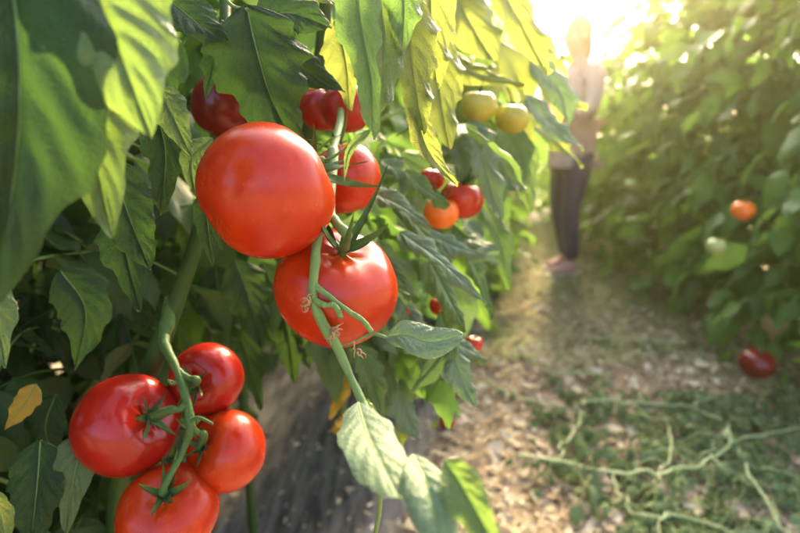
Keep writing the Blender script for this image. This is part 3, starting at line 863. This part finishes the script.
# dried flower remains at the nodes of the stalk
mb = MB()
for cx, cy, d0, nn, sp in ((310, 301, .321, 14, 5), (334, 333, .320, 12, 5), (360, 348, .322, 5, 7)):
    for _ in range(nn):
        a = rng.uniform(0, 6.28)
        x, y, d = cx + rng.normal(0, sp*.5), cy + rng.normal(0, sp*.6), d0 + rng.normal(0, .0015)
        pts = [P(x, y, d)]
        for k in range(3):
            a += rng.normal(0, .6); x += 3*math.cos(a); y += 3*math.sin(a) + .4
            pts.append(P(x, y, d + rng.normal(0, .0008)))
        mb.tube(pts, np.linspace(.0007, .0002, 4), 6, sub=9)
mb.build('dried_flower', M['dry'], Bp)

# other tomatoes of the left row
for px, py, d, rp, lab, mat, seed in (
    (462, 199, .62, 22, 'red tomato deeper in the left row under the pale blue-green leaf', 'tom_red', 31),
    (441, 213, .60, 18, 'orange tomato deeper in the left row beside a red one', 'tom_orange', 32),
    (432, 179, .64, 13, 'red tomato deeper in the left row above the orange one', 'tom_red', 33),
    (440, 306, .62, 11, 'red tomato glimpsed between hanging leaves right of the calyx tomato', 'tom_red', 34),
    (407, 311, .56, 10, 'small red patch of tomato between leaves touching the calyx tomato', 'tom_red', 35),
    (474, 343, .62, 9, 'small red tomato at the outer edge of the hanging foliage', 'tom_red', 36),
    (478, 106, .62, 19, 'pale yellow-green unripe tomato high in the golden glow, left one of two', 'tom_lime', 38),
    (512, 118, .64, 17, 'pale yellow-green unripe tomato high in the golden glow, right one of two', 'tom_lime', 39),
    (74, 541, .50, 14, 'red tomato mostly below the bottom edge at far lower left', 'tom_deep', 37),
):
    tomato(P(px, py, d), rp/FPX*d, (.1, -.1, 1), lab, mat, seed % 3 + 40, .9, 5, 'tomatoes deeper in the left row')
g = G(447, 421, .025)
tomato(g, .028, (.6, .2, .5), 'fallen red tomato lying on the ground under the hanging foliage', 'tom_red', 41, .9, 5, 'fallen tomatoes')
# right row
for px, py, d, rp, lab, mat in (
    (743, 210, 1.95, 11, 'orange tomato high in the right row', 'tom_orange'),
    (716, 246, 1.95, 9.5, 'pale green unripe tomato in the right row', 'tom_green'),
    (630, 184, 2.9, 6, 'small pale green tomato far along the right row', 'tom_green'),
    #(697, 285, 2.1, 8, 'small orange tomato low in the right row near the path', 'tom_orange'),
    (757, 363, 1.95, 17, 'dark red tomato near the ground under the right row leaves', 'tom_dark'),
):
    tomato(P(px, py, d), rp/FPX*d, (.1, -.1, 1), lab, mat, 42, .9, 5, 'tomatoes of the right row')

# ------------------------------------------------------------------ ground
def fbm(x, y, seed=0, oct=4, f=1.0):
    r_ = np.random.default_rng(seed); s_ = 0; a = 1
    for _ in range(oct):
        for _ in range(3):
            th = r_.uniform(0, 6.28); p = r_.uniform(0, 6.28)
            s_ = s_ + a*np.sin(f*(x*math.cos(th)+y*math.sin(th))*6.28 + p)/3
        a *= .5; f *= 2.1
    return s_
def ground_z(x, y):
    x = np.asarray(x, float); y = np.asarray(y, float)
    fade = np.clip(1.5 - np.hypot(x, y-2)/8, 0, 1)
    return (.012*fbm(x, y, 5, 5, .9)) * fade - .004
xs = np.concatenate([-np.geomspace(120, 1.55, 20), np.linspace(-1.5, 3.2, 190), np.geomspace(3.25, 120, 20)])
ys = np.concatenate([-np.geomspace(120, .25, 16), np.linspace(-.2, 6.5, 260), np.geomspace(6.55, 160, 22)])
X, Y = np.meshgrid(xs, ys, indexing='ij')
mb = MB()
mb.grid(np.stack([X, Y, ground_z(X, Y)], -1).reshape(-1, 3)[:, [0, 1, 2]], len(xs), len(ys))
b = NT('garden_soil')
tc = b.n('TexCoord').outputs['Object']
n1, n2, n3 = b.noise(2.2, tc, 5), b.noise(24, tc, 8, .7), b.noise(160, tc, 4, .7)
c = b.ramp(n2.outputs[0], [(.3, (.14, .09, .055)), (.5, (.33, .25, .16)), (.72, (.50, .41, .28))])
c = b.mix(b.math('MULTIPLY', n1.outputs[0], .6), c, (.34, .26, .165))
c = b.mix(b.math('MULTIPLY', n3.outputs[0], .5), c, (.14, .09, .055))
h = b.math('ADD', n2.outputs[0], b.math('MULTIPLY', n3.outputs[0], .5))
pr = b.n('BsdfPrincipled'); b.put(pr.inputs['Base Color'], c); pr.inputs['Roughness'].default_value = .9
pr.inputs['Specular IOR Level'].default_value = .2
b.put(pr.inputs['Normal'], b.bump(h, .8, .012))
M['soil'] = b.out(pr.outputs[0])
# flip so that normals look up
mb.f = [f[:, ::-1] for f in mb.f]
gnd = mb.build('ground', M['soil'])
tag(gnd, kind='structure')

# weed-control film under the left row
nt_, nw = 260, 60
t = np.linspace(-1.2, 6.0, nt_); s_ = np.linspace(-.52, .235, nw)
Tt, Ss = np.meshgrid(t, s_, indexing='ij')
edge = .02*np.sin(Tt*9)+.012*np.sin(Tt*23+1)
Ss2 = Ss + np.where(Ss > .15, edge*(Ss-.15)/.085, 0)
pos = ROW0 + Tt[..., None]*RD + Ss2[..., None]*RN
wr = .0035*np.abs(np.sin(Ss*34 + 1.2*np.sin(Tt*3.1)+.4*np.sin(Tt*8))) + .003*np.sin(Ss*70+2*np.sin(Tt*2.3)+Tt*1.5) + .006*fbm(Tt, Ss*3, 9, 4, .8)
pos[..., 2] = .030 + wr - .028*np.clip((Ss-.15)/.085, 0, 1)**2
pos[..., 2] = np.maximum(pos[..., 2], ground_z(pos[..., 0], pos[..., 1]) + .006)
mb = MB(); mb.grid(pos.reshape(-1, 3), nt_, nw); mb.f = [f[:, ::-1] for f in mb.f]
b = NT('dusty_grey_film')
tc = b.n('TexCoord').outputs['Object']
mp = b.n('Mapping'); mp.inputs['Rotation'].default_value = (0, 0, ROW); mp.inputs['Scale'].default_value = (9, 1.0, 1)
b.put(mp.inputs[0], tc)
n1, n2, n3 = b.noise(4.5, mp.outputs[0], 9, .72), b.noise(9, tc, 5), b.noise(220, tc, 3)
c = b.mix(b.ramp(n1.outputs[0], [(.42, (0, 0, 0)), (.58, (1, 1, 1))]), (.026, .029, .034), (.135, .130, .122))
c = b.mix(b.ramp(n2.outputs[0], [(.5, (0, 0, 0)), (.75, (.8, .8, .8))]), c, (.15, .132, .11))
c = b.mix(b.ramp(n3.outputs[0], [(.6, (0, 0, 0)), (.75, (.5, .5, .5))]), c, (.3, .24, .17))
pr = b.n('BsdfPrincipled'); b.put(pr.inputs['Base Color'], c)
b.put(pr.inputs['Roughness'], b.math('ADD', b.math('MULTIPLY', n2.outputs[0], .3), .48)); pr.inputs['Specular IOR Level'].default_value = .3
b.put(pr.inputs['Normal'], b.bump(b.math('ADD', n1.outputs[0], b.math('MULTIPLY', n3.outputs[0], .1)), .5, .006))
film = mb.build('plastic_film', b.out(pr.outputs[0]))
tag(film, 'wrinkled dusty dark grey plastic film laid on the ground under left row', 'plastic film')

# straw and dead leaf litter
def litter_material(name, ramp):
    b = NT(name)
    at = b.n('Attribute', attribute_name='tint')
    c = b.ramp(at.outputs['Fac'], ramp)
    pr = b.n('BsdfPrincipled'); b.put(pr.inputs['Base Color'], c)
    pr.inputs['Roughness'].default_value = .75
    pr.inputs['Specular IOR Level'].default_value = .25
    tr = b.n('BsdfTranslucent'); b.put(tr.inputs['Color'], c)
    mx = b.n('MixShader', i_0=.15)
    b.t.links.new(pr.outputs[0], mx.inputs[1]); b.t.links.new(tr.outputs[0], mx.inputs[2])
    return b.out(mx.outputs[0])
M['straw'] = litter_material('straw_and_dead_leaf', [(0, (.12, .07, .04)), (.3, (.31, .235, .15)), (.65, (.54, .45, .31)), (1, (.76, .68, .52))])
M['grass'] = litter_material('pale_grass_blades', [(0, (.14, .21, .06)), (.5, (.30, .36, .13)), (1, (.55, .50, .26))])

def path_point(R, near=.8, far=6.2):
    # points on the trodden path between the two rows, denser near the camera
    while True:
        y = near * (far/near) ** R.uniform(0, 1)
        xl = -.42 + .306*(y-.58) + .14; xr = 1.72
        x = R.uniform(xl, xr)
        return x, y

def flake(mb, p, az, L, W, tilt, curl, tint, R, roll=0):
    nu, nv = 5, 3
    u = np.linspace(-.5, .5, nu); v = np.linspace(-.5, .5, nv)
    U, V = np.meshgrid(u, v, indexing='ij')
    wv = W*np.clip(1-(2*np.abs(U))**2.2*.85, .05, 1)
    z = curl*L*(U*U*2) + curl*.6*W*(V*V*2)*np.sign(roll+.01)
    q = np.stack([U*L, V*wv + .15*L*np.sin(U*4+roll)*.4, z], -1).reshape(-1, 3)
    q = q @ rotx(roll).T
    ct, st = math.cos(tilt), math.sin(tilt)
    q = q @ np.array([[ct, 0, -st], [0, 1, 0], [st, 0, ct]]).T
    ca, sa = math.cos(az), math.sin(az)
    q = q @ np.array([[ca, -sa, 0], [sa, ca, 0], [0, 0, 1]]).T
    mb.grid(q + p, nu, nv, None, tint)

R = np.random.default_rng(55)
mb = MB()
for _ in range(24000):
    x, y = path_point(R)
    z = float(ground_z(x, y)) + R.uniform(.001, .012)
    if R.uniform() < .45:   # bits of dead leaf
        L = R.uniform(.010, .045)
        flake(mb, (x, y, z), R.uniform(0, 6.28), L, L*R.uniform(.3, .7), R.normal(0, .3), R.uniform(0, .5), np.clip(R.normal(.55, .25), 0, 1), R, R.normal(0, .4))
    else:                   # straw
        L = R.uniform(.015, .09)
        flake(mb, (x, y, z+.002), R.uniform(0, 6.28), L, R.uniform(.0015, .004), R.normal(0, .12), R.normal(0, .15), np.clip(R.normal(.62, .25), 0, 1), R, R.normal(0, .5))
for _ in range(420):    # whole dead leaves, curled
    x, y = path_point(R, .8, 4.5)
    L = R.uniform(.04, .085)
    flake(mb, (x, y, float(ground_z(x, y)) + R.uniform(.006, .016)), R.uniform(0, 6.28), L, L*R.uniform(.4, .75), R.normal(0, .25), R.uniform(.1, .6), np.clip(R.normal(.5, .3), 0, 1), R, R.normal(0, .5))
lit = mb.build('straw_litter', M['straw'])
tag(lit, 'dry tan straw and dead leaf scraps strewn over the path', 'litter', kind='stuff')
# litter on the film, a few flakes
mb = MB()
for _ in range(1500):
    tt, ss = R.uniform(-.1, 4), R.uniform(-.3, .22)
    p = ROW0 + tt*RD + ss*RN
    L = R.uniform(.004, .012) if R.uniform() < .75 else R.uniform(.012, .035)
    flake(mb, (p[0], p[1], .046+R.uniform(0, .004)), R.uniform(0, 6.28), L, L*R.uniform(.15, .6), R.normal(0, .2), R.uniform(0, .4), np.clip(R.normal(.6, .25), 0, 1), R, R.normal(0, .4))
tag(mb.build('dry_crumbs', M['straw']), 'scattered dry crumbs lying on the grey plastic film', 'litter', kind='stuff')
# grass
mb = MB()
def blade(mb, p, az, L, W, lean, tint, R):
    pts = []
    e = math.pi/2 - abs(lean)*.6
    q = np.array(p, float)
    for k in range(5):
        pts.append(q.copy())
        q = q + L/4*np.array([math.cos(az)*math.cos(e), math.sin(az)*math.cos(e), math.sin(e)]); e -= abs(lean)*.45
    pts = np.array(pts); pts[:, 2] = np.maximum(pts[:, 2], .004)
    B = np.array([-math.sin(az), math.cos(az), 0])
    wd = W*np.array([.8, 1, .9, .6, .05])
    g_ = np.stack([pts - B*wd[:, None], pts + B*wd[:, None]], 1)
    mb.grid(g_.reshape(-1, 3), 5, 2, None, tint)
for _ in range(24000):
    y = R.uniform(2.2, 6.3)
    xl = -.42 + .306*(y-.58) + .22
    x = R.uniform(xl, 1.75)
    dens = .35 + .65*(fbm(np.array(x), np.array(y), 21, 3, .8) > .1)
    if R.uniform() > dens: continue
    blade(mb, (x, y, float(ground_z(x, y))), R.uniform(0, 6.28), R.uniform(.03, .15), R.uniform(.0012, .003), R.uniform(.8, 2.6), R.uniform(.15, 1), R)
for _ in range(1500):
    y = R.uniform(1.6, 4.0); x = 1.5 + R.normal(0, .1)
    blade(mb, (x, y, float(ground_z(x, y))), R.uniform(0, 6.28), R.uniform(.03, .12), R.uniform(.001, .0025), R.uniform(.3, 2.2), R.uniform(0, .6), R)
tag(mb.build('grass', M['grass']), 'pale green and straw-coloured grass wisps along the far path', 'grass', kind='stuff')

# ------------------------------------------------------------------ cut vines on the path
def vine(pix, rad, label, branches=(), nleaf=14, lscale=1.0, seed=0, nodes=None):
    R = np.random.default_rng(seed)
    pts = [G(px, py, z + .022) for px, py, z in pix]
    root = empty('cut_vine', pts[0])
    tag(root, label, 'cut vine', 'cut vines lying on the path')
    mb = MB()
    def kinked(c, r0, r1):
        n = len(c)
        c = c + np.repeat(R.normal(0, .006, (n//6+2, 3)), 6, 0)[:n] * [1, 1, .5]
        c = smooth(c[::3], n)
        rr = np.linspace(r0, r1, n) * (1 + .16*np.maximum(0, np.sin(np.arange(n)*.62))**4 + .05*R.normal(size=n))
        mb.tube(c, rr, 9)
        return c
    kinked(smooth(pts, 14*len(pts)), rad*.85, rad*.6)
    for br in branches: kinked(smooth([G(p[0], p[1], p[2] + .02) for p in br], 14*len(br)), rad*.55, rad*.3)
    allk = smooth(pts, 60)
    for _ in range(int(len(pts)*.7)):   # thin side shoots
        p = allk[R.integers(3, 58)]; a = R.uniform(0, 6.28); L = R.uniform(.08, .22)
        q = [p, p + [math.cos(a)*L*.5, math.sin(a)*L*.5, .012], p + [math.cos(a+.4)*L, math.sin(a+.4)*L, -.006]]
        kinked(smooth(q, 20), rad*.36, rad*.15)
    mb.build('stem', M['cut_stem'], root)
    mb = MB()
    allc = [smooth(pts, 40)] + [smooth([G(p[0], p[1], p[2] + .02) for p in br], 25) for br in branches]
    for k in range(nleaf):
        c = allc[R.integers(0, len(allc))]
        p = c[R.integers(4, len(c))]
        L = R.uniform(.12, .26)*lscale
        compound_leaf(mb, p - [0, 0, .02], R.uniform(0, 6.28), R.uniform(.1, .5), L, R, droop=R.uniform(.5, 1.3), nu=9, nv=5, pairs=3, wilt=.25, size=.34)
    for a in mb.v:
        g_ = ground_z(a[:, 0], a[:, 1]) + .004
        a[:, 2] = np.where(a[:, 2] < g_, g_ + .22*(g_ - a[:, 2]), a[:, 2])
    mb.build('wilted_leaves', [M['leaf_wilted'], M['stem']], root)
    return root
vine([(515, 456, .012), (560, 462, .02), (612, 472, .022), (660, 472, .03), (700, 462, .035), (728, 443, .04), (728, 425, .03)], .0058,
     'thick pale green cut vine curving across the near path with a ring of wilted leaves',
     [[(552, 462, .02), (568, 440, .03), (580, 418, .025), (574, 402, .02)], [(660, 471, .03), (672, 440, .03), (668, 425, .03)], [(612, 472, .02), (625, 500, .012), (640, 520, .01)]], 70, .8, 1)
vine([(724, 428, .04), (740, 450, .03), (752, 480, .025), (775, 512, .02), (800, 560, .015)], .005,
     'pale cut vine running down to the lower right corner of the path',
     [[(745, 465, .025), (775, 470, .02), (806, 478, .02)]], 50, .8, 2)
vine([(575, 402, .02), (605, 400, .02), (645, 403, .02), (690, 408, .02), (720, 420, .03)], .0045,
     'thin pale cut vine forming the upper side of the leafy heap', [[(690, 408, .02), (712, 395, .02), (735, 402, .015)]], 60, .75, 3)
vine([(520, 345, .015), (545, 368, .02), (580, 372, .02), (612, 374, .015)], .005, 'pale cut vine stub lying mid path before the leafy heap', [], 6, .7, 4)
vine([(590, 338, .02), (630, 338, .02), (690, 342, .02)], .005, 'pale cut vine lying farther along the path near the right row', [], 9, .8, 5)
vine([(470, 380, .01), (500, 388, .015), (520, 398, .015), (560, 404, .015)], .004, 'thin green cut vine beside the left row foliage', [], 3, .7, 6)
vine([(700, 455, .02), (740, 440, .02), (800, 425, .02), (840, 420, .02)], .004, 'leafy cut vine at right edge below the dark red tomato', [], 40, .9, 7)
vine([(640, 510, .02), (690, 520, .02), (740, 535, .02)], .004, 'small leafy cut vine at the bottom of the path beside the thick vine', [], 40, .8, 8)

# ------------------------------------------------------------------ person
pp = G(563, 272)
person = empty('person', (pp[0], pp[1], 0))
tag(person, 'person in pale pink top, dark navy jeans and pink shoes standing on path', 'person')
def skin_obj(name, verts, edges, radii, mat, parent, sub=2, root=0):
    me = bpy.data.meshes.new(name)
    me.from_pydata([tuple(v) for v in verts], edges, [])
    o = bpy.data.objects.new(name, me); COL.objects.link(o)
    o.parent = parent
    sm = o.modifiers.new('skin', 'SKIN'); sm.use_smooth_shade = True
    for i, r_ in enumerate(radii):
        me.skin_vertices[0].data[i].radius = r_ if hasattr(r_, '__len__') else (r_, r_)
    me.skin_vertices[0].data[root].use_root = True
    ss = o.modifiers.new('sub', 'SUBSURF'); ss.levels = sub; ss.render_levels = sub
    me.materials.append(mat)
    return o
# person faces -X (towards the left row), slightly to the camera; local frame: f = facing, s = person's left
fa = math.radians(200)
f_ = np.array([math.cos(fa), math.sin(fa), 0]); s_ = np.array([-f_[1], f_[0], 0]); z_ = np.array([0, 0, 1.])
def Q(f, s, z): return f*f_ + s*s_ + z*z_
v = [Q(0, 0, .92), Q(.01, 0, 1.08), Q(0, 0, 1.27), Q(-.01, 0, 1.40), Q(.01, 0, 1.49), Q(.04, 0, 1.56), Q(.045, 0, 1.63), Q(.04, 0, 1.69),      # 0-7 pelvis..head
     Q(-.01, .17, 1.39), Q(.05, .24, 1.15), Q(.27, .22, 1.10), Q(.33, .21, 1.10),      # 8-11 left arm
     Q(-.01, -.17, 1.39), Q(.06, -.23, 1.16), Q(.28, -.18, 1.20), Q(.34, -.17, 1.21),   # 12-15 right arm
     Q(.0, .09, .86), Q(.05, .09, .48), Q(.0, .09, .09), Q(.06, .09, .04), Q(.15, .10, .03),        # 16-20 left leg
     Q(.0, -.09, .86), Q(.01, -.09, .48), Q(-.10, -.09, .09), Q(-.04, -.09, .04), Q(.05, -.10, .03)]  # 21-25 right leg
e = [(0, 1), (1, 2), (2, 3), (3, 4), (4, 5), (5, 6), (6, 7), (3, 8), (8, 9), (9, 10), (10, 11), (3, 12), (12, 13), (13, 14), (14, 15),
     (0, 16), (16, 17), (17, 18), (18, 19), (19, 20), (0, 21), (21, 22), (22, 23), (23, 24), (24, 25)]
rd = [(.13, .11), (.12, .095), (.135, .10), (.10, .08), .05, .075, .088, .07, .055, .042, .032, .028, .055, .042, .032, .028,
      .085, .056, .036, .034, .03, .085, .056, .036, .034, .03]
# hands: palm with five fingers, grown from the wrists
for sg, wi, dr in ((1, 11, f_), (-1, 15, f_)):
    wr_ = v[wi]
    pm = len(v)
    v.append(wr_ + dr*.05); e.append((wi, pm)); rd.append((.036, .016))
    for off, ln in ((-.030, .055), (-.010, .068), (.010, .075), (.030, .066)):
        i = len(v)
        kn = wr_ + dr*.085 + s_*off
        v += [kn, kn + dr*ln*.5 - z_*.008, kn + dr*ln*.9 - z_*.03]
        e += [(pm, i), (i, i+1), (i+1, i+2)]; rd += [.010, .0088, .0075]
    i = len(v)
    v += [wr_ + dr*.03 - s_*sg*.035, wr_ + dr*.06 - s_*sg*.055 - z_*.01, wr_ + dr*.085 - s_*sg*.052 - z_*.02]
    e += [(wi, i), (i, i+1), (i+1, i+2)]; rd += [.012, .010, .008]
skin_obj('body', v, e, rd, M['skin'], person)
# trousers
tv = [Q(0, 0, .93), Q(0, 0, .84), Q(.0, .09, .76), Q(.03, .09, .62), Q(.05, .09, .48), Q(.03, .09, .30), Q(.0, .09, .10),
      Q(.0, -.09, .76), Q(.01, -.09, .62), Q(.01, -.09, .48), Q(-.04, -.09, .30), Q(-.095, -.09, .10)]
te = [(0, 1), (1, 2), (2, 3), (3, 4), (4, 5), (5, 6), (1, 7), (7, 8), (8, 9), (9, 10), (10, 11)]
tr_ = [(.155, .125), (.165, .135), .10, .085, .072, .068, .054, .10, .085, .072, .068, .054]
skin_obj('trousers', tv, te, tr_, M['denim'], person)
# top
sv = [Q(0, 0, .80), Q(0, 0, .93), Q(.01, 0, 1.08), Q(0, 0, 1.27), Q(-.01, 0, 1.41), Q(-.01, .18, 1.39), Q(.05, .245, 1.16), Q(.20, .225, 1.12),
      Q(-.01, -.18, 1.39), Q(.06, -.235, 1.17), Q(.21, -.19, 1.19)]
se = [(0, 1), (1, 2), (2, 3), (3, 4), (4, 5), (5, 6), (6, 7), (4, 8), (8, 9), (9, 10)]
sr = [(.185, .155), (.17, .145), (.145, .12), (.16, .125), (.11, .085), .075, .058, .05, .075, .058, .05]
skin_obj('shirt', sv, se, sr, M['shirt'], person, 2, 1)
# shoes
for (hf, hs) in ((.0, .09), (-.10, -.09)):
    shoe = skin_obj('shoe', [Q(hf-.05, hs, .05), Q(hf+.03, hs, .055), Q(hf+.12, hs+.005, .042), Q(hf+.19, hs+.01, .035), Q(hf, hs, .10)], [(0, 1), (1, 2), (2, 3), (1, 4)],
             [(.042, .045), (.045, .048), (.044, .038), (.034, .028), .046], M['shoe'], person, 2, 1)
    mb = MB()
    th = np.linspace(0, 6.283, 28, endpoint=False)
    cf, cs = np.cos(th), np.sin(th)
    ringp = [person.location[:] + Q(hf+.07, hs+.005, 0) + np.outer(cf*.15, f_) + np.outer(cs*.045*(1+.15*cf), s_)]
    rows = [ringp[0]*0 + ringp[0].mean(0), ringp[0], ringp[0] + [0, 0, .022], ringp[0]*.0 + ringp[0].mean(0) + [0, 0, .022]]
    mb.grid(np.stack(rows).reshape(-1, 3), 4, 28, None, .5, 0, True)
    sole = mb.build('sole', M['sole'], person)
    sole.parent = shoe
# head: hair, ears, nose, eyes, mouth
hc = np.array(person.location) + Q(.045, 0, 1.63)
def ell(mb, c, ax, n=20, m=14, lo=0.0, hi=math.pi, F=None):
    th = np.linspace(lo, hi, m); ph = np.linspace(0, 2*math.pi, n, endpoint=False)
    T_, P_ = np.meshgrid(th, ph, indexing='ij')
    q = np.stack([np.sin(T_)*np.cos(P_)*ax[0], np.sin(T_)*np.sin(P_)*ax[1], np.cos(T_)*ax[2]], -1).reshape(-1, 3)
    Fm = np.stack([f_, s_, z_], 1) if F is None else F
    mb.grid(q @ Fm.T + c, m, n, None, .5, 0, True)
mb = MB()
ell(mb, hc + Q(-.028, 0, .025), (.098, .092, .118), 24, 16)
ell(mb, hc + Q(-.085, 0, -.07), (.045, .07, .12), 20, 14)
mb.build('hair', M['hair'], person)
mb = MB(); ell(mb, hc + Q(.093, 0, -.02), (.02, .013, .022)); mb.build('nose', M['skin'], person)
for sg in (-1, 1):
    mb = MB(); ell(mb, hc + Q(.075, sg*.034, .008), (.012, .014, .009)); mb.build('eye', M['eye'], person)
    mb = MB(); ell(mb, hc + Q(0, sg*.09, -.01), (.018, .01, .03)); mb.build('ear', M['skin'], person)
mb = MB(); ell(mb, hc + Q(.078, 0, -.06), (.010, .024, .007)); mb.build('mouth', M['lip'], person)

# ------------------------------------------------------------------ haze added for a flare-like glow, lit by the low sun
x0, x1, y0, y1, z0, z1 = -125, 125, -125, 165, -1.1, 2.7
hv = [(x, y, z) for z in (z0, z1) for y in (y0, y1) for x in (x0, x1)]
me = bpy.data.meshes.new('added_haze')
me.from_pydata(hv, [], [(0, 2, 3, 1), (4, 5, 7, 6), (0, 1, 5, 4), (2, 6, 7, 3), (0, 4, 6, 2), (1, 3, 7, 5)])
hz = bpy.data.objects.new('added_haze', me); COL.objects.link(hz)
tag(hz, 'added warm haze that gives the flare-like glow over the path', 'added_haze', kind='stuff')
b = NT('added_glow_haze')
pv = b.n('VolumePrincipled')
pv.inputs['Color'].default_value = (1.0, .87, .58, 1)
pv.inputs['Density'].default_value = 0.0112
pv.inputs['Anisotropy'].default_value = 0.90
o_ = b.n('OutputMaterial'); b.t.links.new(pv.outputs[0], o_.inputs['Volume'])
me.materials.append(b.m)
